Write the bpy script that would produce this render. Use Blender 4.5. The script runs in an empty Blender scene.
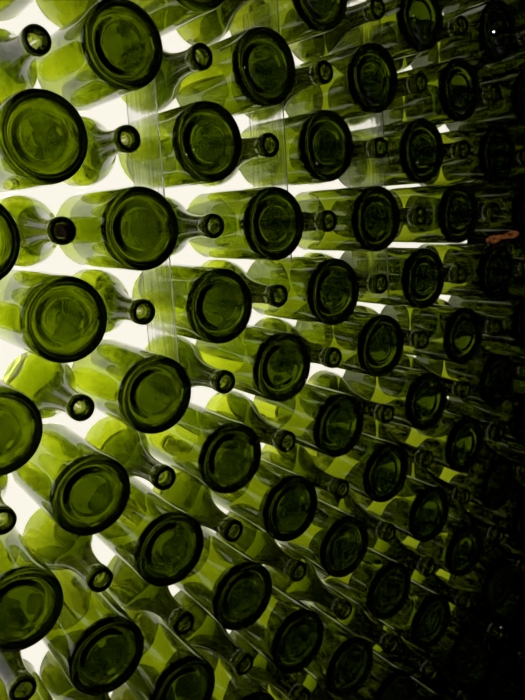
import bpy, math, random
from mathutils import Matrix, Vector
random.seed(11)
C = bpy.context.scene.collection
PI = math.pi
PITCH, PITCH_Z = 0.0825, 0.0851
LENGTH = 0.300

# ------------------------------------------------------------------ materials
def new_mat(name):
    m = bpy.data.materials.new(name); m.use_nodes = True
    m.node_tree.nodes.clear()
    return m, m.node_tree.nodes, m.node_tree.links

def bottle_glass(name, ext, density=1.0, bump=0.0):
    m, n, l = new_mat(name)
    out = n.new('ShaderNodeOutputMaterial')
    g = n.new('ShaderNodeBsdfGlass'); g.inputs['IOR'].default_value = 1.5; g.inputs['Roughness'].default_value = 0.0
    g.inputs['Color'].default_value = (1, 1, 1, 1)
    D = 1200.0
    v = n.new('ShaderNodeVolumeAbsorption')
    v.inputs['Color'].default_value = (1-ext[0]/D, 1-ext[1]/D, 1-ext[2]/D, 1)
    v.inputs['Density'].default_value = D*density
    if bump:
        tc = n.new('ShaderNodeTexCoord'); nt = n.new('ShaderNodeTexNoise'); bp = n.new('ShaderNodeBump')
        nt.inputs['Scale'].default_value = 45; nt.inputs['Detail'].default_value = 1.0
        bp.inputs['Strength'].default_value = bump; bp.inputs['Distance'].default_value = 0.002
        l.new(tc.outputs['Object'], nt.inputs['Vector']); l.new(nt.outputs['Fac'], bp.inputs['Height'])
        l.new(bp.outputs['Normal'], g.inputs['Normal'])
    l.new(g.outputs[0], out.inputs['Surface']); l.new(v.outputs[0], out.inputs['Volume'])
    return m

def plain(name, col, rough=0.6, spec=0.5, noise=0.0):
    m, n, l = new_mat(name)
    out = n.new('ShaderNodeOutputMaterial'); b = n.new('ShaderNodeBsdfPrincipled')
    b.inputs['Roughness'].default_value = rough; b.inputs['Specular IOR Level'].default_value = spec
    if noise:
        nt = n.new('ShaderNodeTexNoise'); nt.inputs['Scale'].default_value = 14; nt.inputs['Detail'].default_value = 5
        cr = n.new('ShaderNodeValToRGB')
        cr.color_ramp.elements[0].color = (*[c*(1-noise) for c in col], 1)
        cr.color_ramp.elements[1].color = (*[c*(1+noise) for c in col], 1)
        tc = n.new('ShaderNodeTexCoord')
        l.new(tc.outputs['Object'], nt.inputs['Vector']); l.new(nt.outputs['Fac'], cr.inputs['Fac']); l.new(cr.outputs[0], b.inputs['Base Color'])
    else:
        b.inputs['Base Color'].default_value = (*col, 1)
    l.new(b.outputs[0], out.inputs['Surface'])
    return m

def opal_panel(name, strength):
    """backlit opal white sheet: it glows evenly and has a faint sheen"""
    m, n, l = new_mat(name)
    out = n.new('ShaderNodeOutputMaterial'); b = n.new('ShaderNodeBsdfPrincipled')
    b.inputs['Base Color'].default_value = (0.7, 0.69, 0.65, 1); b.inputs['Roughness'].default_value = 0.5
    b.inputs['Emission Color'].default_value = (1.0, 0.96, 0.84, 1); b.inputs['Emission Strength'].default_value = strength
    l.new(b.outputs[0], out.inputs['Surface'])
    return m

def scratched_acrylic():
    m, n, l = new_mat('scratched_clear_acrylic')
    out = n.new('ShaderNodeOutputMaterial')
    tc = n.new('ShaderNodeTexCoord'); mp = n.new('ShaderNodeMapping')
    mp.inputs['Scale'].default_value = (300, 420, 9)
    nt = n.new('ShaderNodeTexNoise'); nt.inputs['Scale'].default_value = 1.0; nt.inputs['Detail'].default_value = 4
    cr = n.new('ShaderNodeMapRange'); cr.inputs['From Min'].default_value = 0.45; cr.inputs['From Max'].default_value = 0.8
    cr.inputs['To Min'].default_value = 0.015; cr.inputs['To Max'].default_value = 0.36
    l.new(tc.outputs['Object'], mp.inputs['Vector']); l.new(mp.outputs[0], nt.inputs['Vector']); l.new(nt.outputs['Fac'], cr.inputs['Value'])
    bp = n.new('ShaderNodeBump'); bp.inputs['Strength'].default_value = 0.25; bp.inputs['Distance'].default_value = 0.0006
    l.new(nt.outputs['Fac'], bp.inputs['Height'])
    g = n.new('ShaderNodeBsdfGlass'); g.inputs['IOR'].default_value = 1.49; g.inputs['Roughness'].default_value = 0.0
    l.new(bp.outputs['Normal'], g.inputs['Normal'])
    t = n.new('ShaderNodeBsdfTranslucent'); t.inputs['Color'].default_value = (0.9, 0.9, 0.86, 1)
    mx = n.new('ShaderNodeMixShader')
    l.new(cr.outputs[0], mx.inputs[0]); l.new(g.outputs[0], mx.inputs[1]); l.new(t.outputs[0], mx.inputs[2])
    l.new(mx.outputs[0], out.inputs['Surface'])
    return m

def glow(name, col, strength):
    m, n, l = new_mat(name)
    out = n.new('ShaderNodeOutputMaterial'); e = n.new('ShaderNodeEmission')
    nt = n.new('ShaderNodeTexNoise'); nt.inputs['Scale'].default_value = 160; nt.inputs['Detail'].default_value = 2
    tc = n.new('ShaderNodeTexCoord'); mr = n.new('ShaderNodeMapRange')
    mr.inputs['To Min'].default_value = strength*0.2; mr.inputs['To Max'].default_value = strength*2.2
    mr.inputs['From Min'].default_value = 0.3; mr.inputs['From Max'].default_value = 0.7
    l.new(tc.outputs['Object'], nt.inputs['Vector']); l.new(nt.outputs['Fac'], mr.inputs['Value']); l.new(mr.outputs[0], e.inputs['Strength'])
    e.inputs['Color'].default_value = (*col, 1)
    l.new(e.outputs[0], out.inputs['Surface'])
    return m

EXT = (204, 172, 700)
M_GLASS = bottle_glass('green_bottle_glass', EXT, 1.0, 0.012)
M_GLASS_DEEP = bottle_glass('deep_green_bottle_glass', EXT, 2.0, 0.012)
M_RING = bottle_glass('green_ring_glass', EXT, 1.1)
M_OPAL = opal_panel('backlit_opal_acrylic', 0.96)
M_FIN = scratched_acrylic()
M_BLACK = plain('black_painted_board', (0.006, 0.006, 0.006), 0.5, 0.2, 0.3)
M_FLOOR = plain('dark_concrete', (0.03, 0.028, 0.026), 0.7, 0.3, 0.4)
M_WHITE = plain('white_lightbox_lining', (0.8, 0.79, 0.75), 0.8, 0.2, 0.03)
M_AMBER_REFL = glow('amber_reflection_glow', (0.9, 0.30, 0.08), 0.075)  # emission stands in for a warm reflection on the bottle rim
M_GLINT_PLUG = plain('pale_glint_plug', (0.75, 0.48, 0.36), 0.6, 0.3, 0.25)  # pale colour stands in for a pinkish reflection

# ------------------------------------------------------------------ mesh helpers
def mesh_obj(name, verts, faces, mat, parent=None, smooth=True):
    me = bpy.data.meshes.new(name); me.from_pydata(verts, [], faces); me.update()
    if smooth:
        for p in me.polygons: p.use_smooth = True
    me.materials.append(mat)
    o = bpy.data.objects.new(name, me); C.objects.link(o)
    if parent: o.parent = parent
    return o

def lathe(prof, seg, closed_profile=False, wobble=None):
    """prof: (r, y) list along the outline; spins round Y. Points with r == 0 become poles."""
    verts, rings = [], []
    for r, y in prof:
        if r < 1e-9:
            rings.append([len(verts)]); verts.append((0, y, 0))
        else:
            ring = []
            for s in range(seg):
                a = 2*PI*s/seg
                rr, yy = (r, y) if wobble is None else wobble(r, y, s)
                ring.append(len(verts)); verts.append((rr*math.cos(a), yy, rr*math.sin(a)))
            rings.append(ring)
    faces = []
    pairs = list(zip(rings, rings[1:])) + ([(rings[-1], rings[0])] if closed_profile else [])
    for a, b in pairs:
        for s in range(seg):
            t = (s+1) % seg
            if len(a) == 1 and len(b) > 1: faces.append((a[0], b[t], b[s]))
            elif len(b) == 1 and len(a) > 1: faces.append((a[s], a[t], b[0]))
            elif len(a) > 1: faces.append((a[s], a[t], b[t], b[s]))
    return verts, faces

def spline(pts, n=6):
    """Catmull-Rom through points."""
    out = []
    P = [pts[0]] + list(pts) + [pts[-1]]
    for k in range(1, len(P)-2):
        p0, p1, p2, p3 = P[k-1], P[k], P[k+1], P[k+2]
        for q in range(n):
            t = q/n
            f = lambda a, b, c, d: 0.5*((2*b)+(-a+c)*t+(2*a-5*b+4*c-d)*t*t+(-a+3*b-3*c+d)*t**3)
            out.append((max(0, f(p0[0], p1[0], p2[0], p3[0])), f(p0[1], p1[1], p2[1], p3[1])))
    out.append(pts[-1])
    return out

def box(name, lo, hi, mat, kind=None, parent=None):
    x0, y0, z0 = lo; x1, y1, z1 = hi
    v = [(x0,y0,z0),(x1,y0,z0),(x1,y1,z0),(x0,y1,z0),(x0,y0,z1),(x1,y0,z1),(x1,y1,z1),(x0,y1,z1)]
    f = [(0,3,2,1),(4,5,6,7),(0,1,5,4),(1,2,6,5),(2,3,7,6),(3,0,4,7)]
    o = mesh_obj(name, v, f, mat, parent, smooth=False)
    if kind: o['kind'] = kind
    return o

# ------------------------------------------------------------------ the bottles
mm = 0.001
SEG = 72
def bottle_outline(R, rn, sh, wall, base, neck):
    """closed outline of a wine bottle 300 mm long: body radius R, neck radius rn, shoulder sh = [(radius, height)]"""
    o = []
    # punt: shallow dome, step, concave floor, bearing ring, heel
    o += spline([(0, 9.0), (8, 8.7), (14, 7.8), (R*0.50-1.2, 6.4)], 4)
    o += spline([(R*0.50, 4.9), (R*0.50+1.6, 4.0), (R*0.66, 3.1), (R*0.78, 1.7), (R*0.86, 0.3), (R*0.90, 0), (R*0.945, 0.8), (R*0.985, 3.2), (R, 8)], 5)
    o += [(R, y) for y in (20, 60, 110, sh[0][1]-8)]
    o += spline(sh, 6)
    o += [(rn, 270), (rn, 292), (rn, 298), (rn-0.8, 299.6), (rn-2.0, 300), (rn-2.8, 299.4), (rn-3.2, 298)]
    i = [(rn-3.4, 285), (rn-neck, 258)]
    i += [(max(rn-neck, r-wall-max(0, (neck-wall)*(1-(r-rn)/(R-rn)))), y-0.6) for r, y in reversed(spline(sh, 6))][1:]
    i += [(R-wall, y) for y in (sh[0][1]-8, 125)]
    i += spline([(R-wall*1.05, 105), (R-wall*1.3, 82), (R-wall*1.65, 60), (R-wall*1.8, 40)], 3)[:-1]
    i += spline([(R-wall*1.8, 40), (R-wall*1.75, 22), (R-wall*1.85, 13.5), (R*0.86, base*0.84), (R*0.74, base*0.86), (R*0.5, base+4.5), (R*0.3, base+7), (0, base+8.2)], 5)
    return [(r*mm, y*mm) for r, y in o+i]
RB, RM = 41.5, 37.8
SH_B = [(RB, 165), (RB*0.99, 178), (RB*0.93, 194), (RB*0.79, 210), (RB*0.58, 226), (18.0, 241), (15.2, 254), (14.0, 266)]
SH_M = [(RM, 168), (RM*0.985, 178), (RM*0.90, 191), (RM*0.75, 204), (RM*0.58, 218), (17.2, 232), (14.0, 246), (12.3, 260)]

def make_bottle(R, rn, sh, wall, base, neck, glass):
    v, f = lathe(bottle_outline(R, rn, sh, wall, base, neck), SEG)
    b = mesh_obj('wine_bottle', v, f, glass)
    # glass band round the mouth
    g = rn+0.06
    band = [(g, 284), (g, 297.4), (g+0.6, 298.2), (g+1.3, 297), (g+1.45, 292), (g+1.2, 286), (g+0.7, 284)]
    v, f = lathe([(r*mm, y*mm) for r, y in band], SEG, True)
    mesh_obj('lip_ring', v, f, M_RING, b)
    return b

def make_knurl():
    # ring of small ridges moulded round the bearing edge of the base
    def wob(r, y, s):
        k = (0, 1, 1, 0)[s % 4]
        return r, (y - 1.4*mm*k if y < 0.16*mm else y)
    q = RB*0.84
    ring = [(q-2.4, 1.0), (q-1.6, 0.15), (q-0.2, -0.1), (q+1.2, -0.1), (q+2.0, 0.1), (q, 0.2)]
    v, f = lathe([(r*mm, y*mm) for r, y in ring], 4*110, True, wob)
    return mesh_obj('knurled_ring', v, f, M_RING)

protos = {True: make_bottle(RB, 12.6, SH_B, 2.7, 12.0, 5.0, M_GLASS), False: make_bottle(RM, 11.7, SH_M, 1.05, 2.8, 6.6, M_GLASS_DEEP)}
kids_of = {k: list(p.children) for k, p in protos.items()}
knurl_proto = make_knurl()

import bmesh
for o in [*protos.values(), *kids_of[True], *kids_of[False], knurl_proto]:
    bm = bmesh.new(); bm.from_mesh(o.data); bmesh.ops.recalc_face_normals(bm, faces=bm.faces); bm.to_mesh(o.data); bm.free()

# lattice column, row, x and height in mm of every bottle axis in the wall
TABLE = [(0,-1,-3.8,1554.6),(0,0,4.1,1464.7),(0,1,-2.0,1382.6),(0,2,4.3,1294.5),(0,3,-1.1,1211.7),(0,4,4.2,1122.7),(0,5,-2.8,1041.8),(0,6,1.3,955.3),
 (1,-3,82.7,1723.8),(1,-2,80.2,1634.7),(1,-1,76.1,1552.1),(1,0,83.9,1469.3),(1,1,77.7,1387.4),(1,2,83.8,1301.0),(1,3,84.5,1212.2),(1,4,84.1,1122.6),
 (1,5,82.0,1039.0),(1,6,83.0,953.9),(1,7,81.3,870.1),(2,-3,165.2,1721.0),(2,-2,162.4,1639.5),(2,-1,158.1,1553.4),(2,0,163.6,1467.6),(2,1,157.6,1385.6),
 (2,2,163.6,1298.8),(2,3,164.3,1208.7),(2,4,163.6,1128.8),(2,5,171.8,1038.5),(2,6,163.6,957.5),(2,7,161.4,872.5),(3,-3,248.8,1721.7),(3,-2,248.8,1637.8),
 (3,-1,248.8,1553.2),(3,0,247.4,1467.2),(3,1,248.8,1381.5),(3,2,248.0,1297.4),(3,3,248.8,1209.4),(3,4,244.5,1123.5),(3,5,251.6,1040.3),(3,6,245.7,955.0),
 (3,7,249.0,871.0),(3,8,246.8,787.0),(4,-3,329.0,1720.7),(4,-2,328.7,1634.8),(4,-1,329.4,1552.7),(4,0,328.7,1466.2),(4,1,328.7,1385.0),(4,2,327.8,1301.0),
 (4,3,328.7,1210.1),(4,4,328.7,1125.6),(4,5,334.2,1041.1),(4,6,328.0,948.8),(4,7,329.1,868.9),(4,8,328.7,788.3),(5,-3,413.8,1723.1),(5,-2,413.8,1636.8),
 (5,-1,413.8,1554.0),(5,0,411.1,1466.7),(5,1,413.8,1380.8),(5,2,407.7,1299.8),(5,3,413.8,1211.4),(5,4,411.9,1126.8),(5,5,413.9,1046.9),(5,6,407.1,959.8),
 (5,7,413.8,873.4),(5,8,411.4,786.0),(5,9,413.8,699.4),(6,-4,493.6,1806.2),(6,-3,503.8,1718.6),(6,-2,493.6,1636.6),(6,-1,501.3,1554.2),(6,0,491.0,1466.4),
 (6,1,493.7,1383.8),(6,2,493.1,1302.2),(6,3,499.4,1208.4),(6,4,493.6,1127.7),(6,5,493.6,1041.4),(6,6,493.5,954.2),(6,7,495.0,870.7),(6,8,493.6,786.2),
 (6,9,494.8,699.7),(7,-4,575.7,1805.8),(7,-3,583.7,1719.2),(7,-2,581.1,1638.4),(7,-1,581.2,1552.0),(7,0,575.3,1467.5),(7,1,578.8,1383.1),(7,2,572.9,1299.2),
 (7,3,579.3,1210.2),(7,4,576.4,1126.1),(7,5,578.8,1042.3),(7,6,575.6,959.4),(7,7,578.8,871.9),(7,8,577.3,788.2),(7,9,578.8,701.2),(7,10,578.8,615.1),
 (8,-4,657.5,1808.8),(8,-3,666.2,1719.2),(8,-2,661.0,1635.5),(8,-1,666.3,1555.8),(8,0,655.2,1468.5),(8,1,658.7,1381.6),(8,2,660.9,1292.8),(8,3,662.6,1211.5),
 (8,4,660.8,1127.3),(8,5,658.7,1045.7),(8,6,659.3,958.3),(8,7,659.8,870.9),(8,8,660.6,787.1),(8,9,660.9,699.4),(8,10,659.9,616.5),(9,-4,743.5,1805.8),
 (9,-3,746.0,1722.7),(9,-2,740.9,1636.5),(9,-1,746.2,1552.6),(9,0,735.1,1468.6),(9,1,741.8,1379.5),(9,2,741.9,1294.3),(9,3,742.5,1211.4),(9,4,743.8,1126.6),
 (9,5,743.0,1041.8),(9,6,741.9,956.6),(9,7,741.7,869.1),(9,8,742.3,783.9),(9,9,740.8,701.0),(9,10,743.2,616.2),(9,11,743.9,529.9),(10,-4,828.1,1807.3),
 (10,-3,825.9,1723.0),(10,-2,825.2,1639.0),(10,-1,826.0,1549.0),(10,0,826.3,1466.3),(10,1,826.4,1379.6),(10,2,825.7,1294.2),(10,3,826.3,1211.5),(10,4,827.1,1129.6),
 (10,5,824.3,1041.1),(10,6,823.9,956.6),(10,7,824.2,872.1),(10,8,827.6,785.3),(10,9,824.9,699.3),(10,10,824.7,614.7),(10,11,825.4,528.7),(11,-4,908.0,1809.1),
 (11,-3,908.8,1723.6),(11,-2,909.5,1636.7),(11,-1,908.4,1552.1),(11,0,908.6,1469.5),(11,1,907.6,1382.8),(11,2,907.8,1296.9),(11,3,908.3,1212.8),(11,4,909.8,1123.6),
 (11,5,907.2,1041.5),(11,6,907.9,954.7),(11,7,909.2,872.8),(11,8,907.5,787.5),(11,9,906.1,703.1),(11,10,907.9,617.3),(11,11,909.4,529.6),(12,-4,989.2,1805.8),
 (12,-3,988.9,1724.4),(12,-2,989.9,1636.9),(12,-1,989.2,1550.1),(12,0,990.3,1466.5),(12,1,988.9,1382.0),(12,2,989.8,1299.7),(12,3,990.4,1214.0),(12,4,990.0,1128.5),
 (12,5,992.5,1041.1),(12,6,990.7,955.2),(12,7,989.0,874.2),(12,8,989.6,785.0),(12,9,990.1,700.0),(12,10,991.2,617.8),(12,11,990.4,528.2),(13,-4,1072.2,1808.2),
 (13,-3,1073.0,1723.6),(13,-2,1072.6,1640.2),(13,-1,1073.6,1550.2),(13,0,1073.9,1469.0),(13,1,1072.9,1385.8),(13,2,1072.8,1296.9),(13,3,1071.3,1211.3),(13,4,1072.7,1125.4),
 (13,5,1072.7,1041.2),(13,6,1070.5,957.8),(13,7,1071.9,870.9),(13,8,1072.5,784.2),(13,9,1071.4,701.3),(13,10,1072.8,616.2),(13,11,1073.1,531.5)]

ORD = ['first', 'second', 'third', 'fourth', 'fifth', 'sixth', 'seventh', 'eighth', 'ninth', 'tenth', 'eleventh', 'twelfth']
# the rows counted down the photo's left edge, the first being the one with a mouth in its top corner
def row_words(j):
    return {-5: 'above the top edge', -4: 'just above the top edge', -3: 'row cut by top edge'}.get(j, (ORD[j+2] + ' full row down') if j <= 8 else 'below the bottom edge')
def col_words(i):
    return 'column cut by left edge' if i == 0 else ORD[i] + ' column from left'
SPECIAL = {
 (1,0): 'green bottle with pale pinkish reflection plug in its open mouth, near left edge',
 (1,1): 'green bottle whose round base has the clearest ring of ridges, left side of wall',
 (2,-2): 'largest green bottle base near the top, above the streaky clear divider',
 (1,-1): 'big round bottle base overlapping the left edge, a quarter of the way down',
 (1,-2): 'neck-out green bottle with large open mouth in the top left corner',
 (1,3): 'large ridged bottle base at left, facing down beside a white gap, below photo middle',
}
TILT = math.radians(2.4)   # every bottle leans a little down towards the room
AX = Vector((0, math.cos(TILT), math.sin(TILT)))
for (i, j, x, z) in TABLE:
    if i < 0: continue
    base_out = (i + j) % 2 == 0
    b = protos[base_out].copy(); C.objects.link(b)
    for ch in kids_of[base_out]:
        c = ch.copy(); C.objects.link(c); c.parent = b
    b.rotation_mode = 'YXZ'
    spin = random.uniform(0, 2*PI)
    dy = random.uniform(-1.0, 1.0)*mm
    if base_out:
        b.location = Vector((x*mm, dy, z*mm)) - AX*5*mm; b.rotation_euler = (TILT, spin, 0)
        c = knurl_proto.copy(); C.objects.link(c); c.parent = b
    else:
        b.location = Vector((x*mm, dy, z*mm)) + AX*(LENGTH-4*mm); b.rotation_euler = (PI+TILT, spin, 0)
    b['category'] = 'bottle'
    dark = i >= 9 or (i >= 8 and j >= 4) or (i >= 7 and j >= 6)
    face = 'round base' if base_out else 'narrow mouth'
    if dark:
        b['label'] = 'dark green wine bottle lost in the shadow along the right edge, ' + ('base' if base_out else 'neck') + ' out'
        b['group'] = 'shadowed bottles by the right edge, ' + ('bases out' if base_out else 'necks out')
    else:
        b['group'] = 'wine bottles of the backlit wall, ' + ('bases out' if base_out else 'necks out')
        b['label'] = SPECIAL.get((i, j)) or 'green wine bottle, %s outward, %s, %s' % (face, row_words(j), col_words(i))
for o in [*kids_of[True], *kids_of[False], *protos.values(), knurl_proto]: bpy.data.objects.remove(o)

# pinkish plug put in one mouth in place of a bright reflection
for (i, j, x, z) in TABLE:
    if (i, j) == (1, 0):
        v, f = lathe([(0, 0), (5.4*mm, 0), (6.2*mm, 0.8*mm), (6.3*mm, 12*mm), (5.8*mm, 13*mm), (0, 13*mm)], 32)
        k = mesh_obj('glint_plug', v, f, M_GLINT_PLUG)
        k.location = Vector((x*mm, 0, z*mm)) + AX*-1.5*mm; k.rotation_euler = (TILT, 0, 0)
        k['label'] = 'pale pinkish plug standing in for a reflection in a bottle mouth near left edge'; k['category'] = 'glint_plug'

# ------------------------------------------------------------------ clear dividers between pairs of columns
Z0, Z1 = 0.50, 1.95
DIV = ['first and second', 'third and fourth', 'fifth and sixth', 'seventh and eighth', 'ninth and tenth', 'eleventh and twelfth', 'thirteenth and fourteenth']
for q, i, za, zb in ((1, 2, 1.27, 1.68), (2, 4, 1.42, 1.72), (3, 6, 1.36, 1.80)):
    xf = (i+0.5)*PITCH
    o = box('clear_divider', (-0.0010, 0, 0), (0.0010, 0.068, zb-za), M_FIN)
    o.location = (xf, 0.026, za)
    o['label'] = 'clear scratched acrylic strip standing upright between the %s bottle columns' % DIV[q]
    o['category'] = 'divider'; o['group'] = 'clear upright dividers'

# ------------------------------------------------------------------ amber glow added in place of a reflection in the heel glass
pts = []
v, f = [], []
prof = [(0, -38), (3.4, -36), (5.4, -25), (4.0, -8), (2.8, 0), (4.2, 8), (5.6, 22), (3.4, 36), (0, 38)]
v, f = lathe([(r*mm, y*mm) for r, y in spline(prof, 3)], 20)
am = mesh_obj('amber_reflection', v, f, M_AMBER_REFL)
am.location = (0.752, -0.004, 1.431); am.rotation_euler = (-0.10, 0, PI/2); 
am['label'] = 'added dim orange glow standing in for a reflection at the right edge'; am['category'] = 'reflection_glow'

# ------------------------------------------------------------------ setting
XL, XE, XR = -0.75, 0.846, 1.30
PY = 0.132
BK = PY + 0.36
ZP = 0.735
def pierced_sheet(name, x0, x1, z0, z1, mat):
    """flat upright sheet at y = PY with a hole for every bottle that passes through it"""
    from mathutils.geometry import delaunay_2d_cdt
    pts = []; loops = []
    def loop(ps):
        s = len(pts); pts.extend(Vector(p) for p in ps); loops.append(list(range(s, len(pts))))
    loop([(x0, z0), (x1, z0), (x1, z1), (x0, z1)])
    holes = []
    for (i, j, x, z) in TABLE:
        if i < 0: continue
        r = (RB if (i+j) % 2 == 0 else RM)*mm + 0.00022
        cx, cz = x*mm, z*mm + PY*math.tan(TILT)
        if cx + r > x0 and cx - r < x1 and cz + r > z0 and cz - r < z1: holes.append((cx, cz, r))
    for cx, cz, r in holes:
        ring = [(cx + r*math.cos(2*PI*k/96), cz + r/math.cos(TILT)*math.sin(2*PI*k/96)) for k in range(96)]
        if cx - r < x0 + 1e-4 or cx + r > x1 - 1e-4 or cz - r < z0 + 1e-4 or cz + r > z1 - 1e-4:
            # bottle on the sheet's edge: clip its hole there
            ring = [(min(max(px, x0 + 2e-5), x1 - 2e-5), min(max(pz, z0 + 2e-5), z1 - 2e-5)) for px, pz in ring]
            q = []
            for p in ring:
                if not q or (Vector(p)-Vector(q[-1])).length > 1e-6: q.append(p)
            ring = q
        loop(ring)
    edges = [(lp[k], lp[(k+1) % len(lp)]) for lp in loops for k in range(len(lp))]
    vs, es, fs, _, _, _ = delaunay_2d_cdt(pts, edges, [], 1, 1e-7)
    keep = []
    for f in fs:
        c = sum((vs[k] for k in f), Vector((0, 0)))/len(f)
        if not (x0 < c.x < x1 and z0 < c.y < z1): continue
        if any((c.x-cx)**2 + ((c.y-cz)*math.cos(TILT))**2 < (r*0.9995)**2 for cx, cz, r in holes): continue
        keep.append(tuple(f))
    used = sorted({k for f in keep for k in f}); ix = {k: n for n, k in enumerate(used)}
    o = mesh_obj(name, [(vs[k].x, PY, vs[k].y) for k in used], [tuple(ix[k] for k in f) for f in keep], mat, None, False)
    o['kind'] = 'structure'
    return o
pierced_sheet('wall_back', XL, XE, ZP, Z1+0.14, M_OPAL)
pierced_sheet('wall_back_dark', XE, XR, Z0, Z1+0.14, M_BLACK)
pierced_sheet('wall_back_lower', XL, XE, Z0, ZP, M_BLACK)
box('wall_right', (XR, -0.02, 0), (XR+0.04, BK, 2.6), M_BLACK, 'structure')
box('wall_left', (XL-0.04, -0.02, 0), (XL, BK, 2.6), M_BLACK, 'structure')
box('wall_front_lower', (XL, -0.02, 0), (XR, BK, Z0), M_BLACK, 'structure')
box('wall_front_upper', (XL, -0.02, Z1+0.14), (XR, BK, 2.6), M_BLACK, 'structure')
box('wall_lightbox_back', (XL, BK, Z0), (XE, BK+0.02, Z1+0.14), M_WHITE, 'structure')
box('wall_outer_back', (XL, BK+0.02, 0), (XR, BK+0.04, 2.6), M_BLACK, 'structure')
box('wall_side', (XR+0.04, -0.02, 0), (XR+1.6, 0.02, 2.6), M_BLACK, 'structure')
box('floor', (-2.2, -2.6, -0.04), (3.2, 0.7, 0), M_FLOOR, 'structure')
box('ceiling', (-2.2, -2.6, 2.6), (3.2, 0.7, 2.64), M_BLACK, 'structure')

# ------------------------------------------------------------------ lights
def area(name, loc, sx, sy, power, col, rot):
    L = bpy.data.lights.new(name, 'AREA'); L.shape = 'RECTANGLE'; L.size = sx; L.size_y = sy
    L.energy = power; L.color = col
    o = bpy.data.objects.new(name, L); C.objects.link(o); o.location = loc; o.rotation_euler = rot
    return o
area('lightbox_tubes', (0.26, PY+0.20, 1.38), 1.15, 0.80, 10.5, (1.0, 0.95, 0.85), (PI/2, 0, 0))
L = bpy.data.lights.new('room_lamp', 'POINT'); L.energy = 9.0; L.shadow_soft_size = 0.02; L.color = (1, 0.95, 0.9)
lo = bpy.data.objects.new('room_lamp', L); C.objects.link(lo); lo.location = (2.9, -1.4, 2.3)

wd = bpy.data.worlds.new('dark_room'); bpy.context.scene.world = wd; wd.use_nodes = True
wd.node_tree.nodes['Background'].inputs['Color'].default_value = (0.7, 0.8, 1, 1)
wd.node_tree.nodes['Background'].inputs['Strength'].default_value = 0.0015

# ------------------------------------------------------------------ camera
cd = bpy.data.cameras.new('camera'); cam = bpy.data.objects.new('camera', cd); C.objects.link(cam)
cd.sensor_width = 36; cd.lens = 665/700*36; cd.clip_start = 0.01
rt, up, bk = (0.8086743923277033, -0.5849268087275269, -0.06250084499629474), (0.14616700504001107, 0.09688247092886515, 0.9845044405508545), (-0.5698078042911074, -0.8052790915319662, 0.16384337310492045)
cam.matrix_world = Matrix(((rt[0], up[0], bk[0], -0.13192049833912287), (rt[1], up[1], bk[1], -0.6125113559277175), (rt[2], up[2], bk[2], 1.45), (0, 0, 0, 1)))
sc = bpy.context.scene
sc.camera = cam
sc.view_settings.view_transform = 'Standard'; sc.view_settings.look = 'None'
sc.view_settings.gamma = 1; sc.view_settings.exposure = 0; sc.view_settings.use_curve_mapping = False
cy = sc.cycles
cy.max_bounces = 72; cy.transmission_bounces = 72; cy.glossy_bounces = 16; cy.diffuse_bounces = 3; cy.volume_bounces = 0
cy.transparent_max_bounces = 16
cy.caustics_reflective = True; cy.caustics_refractive = True; cy.sample_clamp_indirect = 6.0; cy.blur_glossy = 0.0
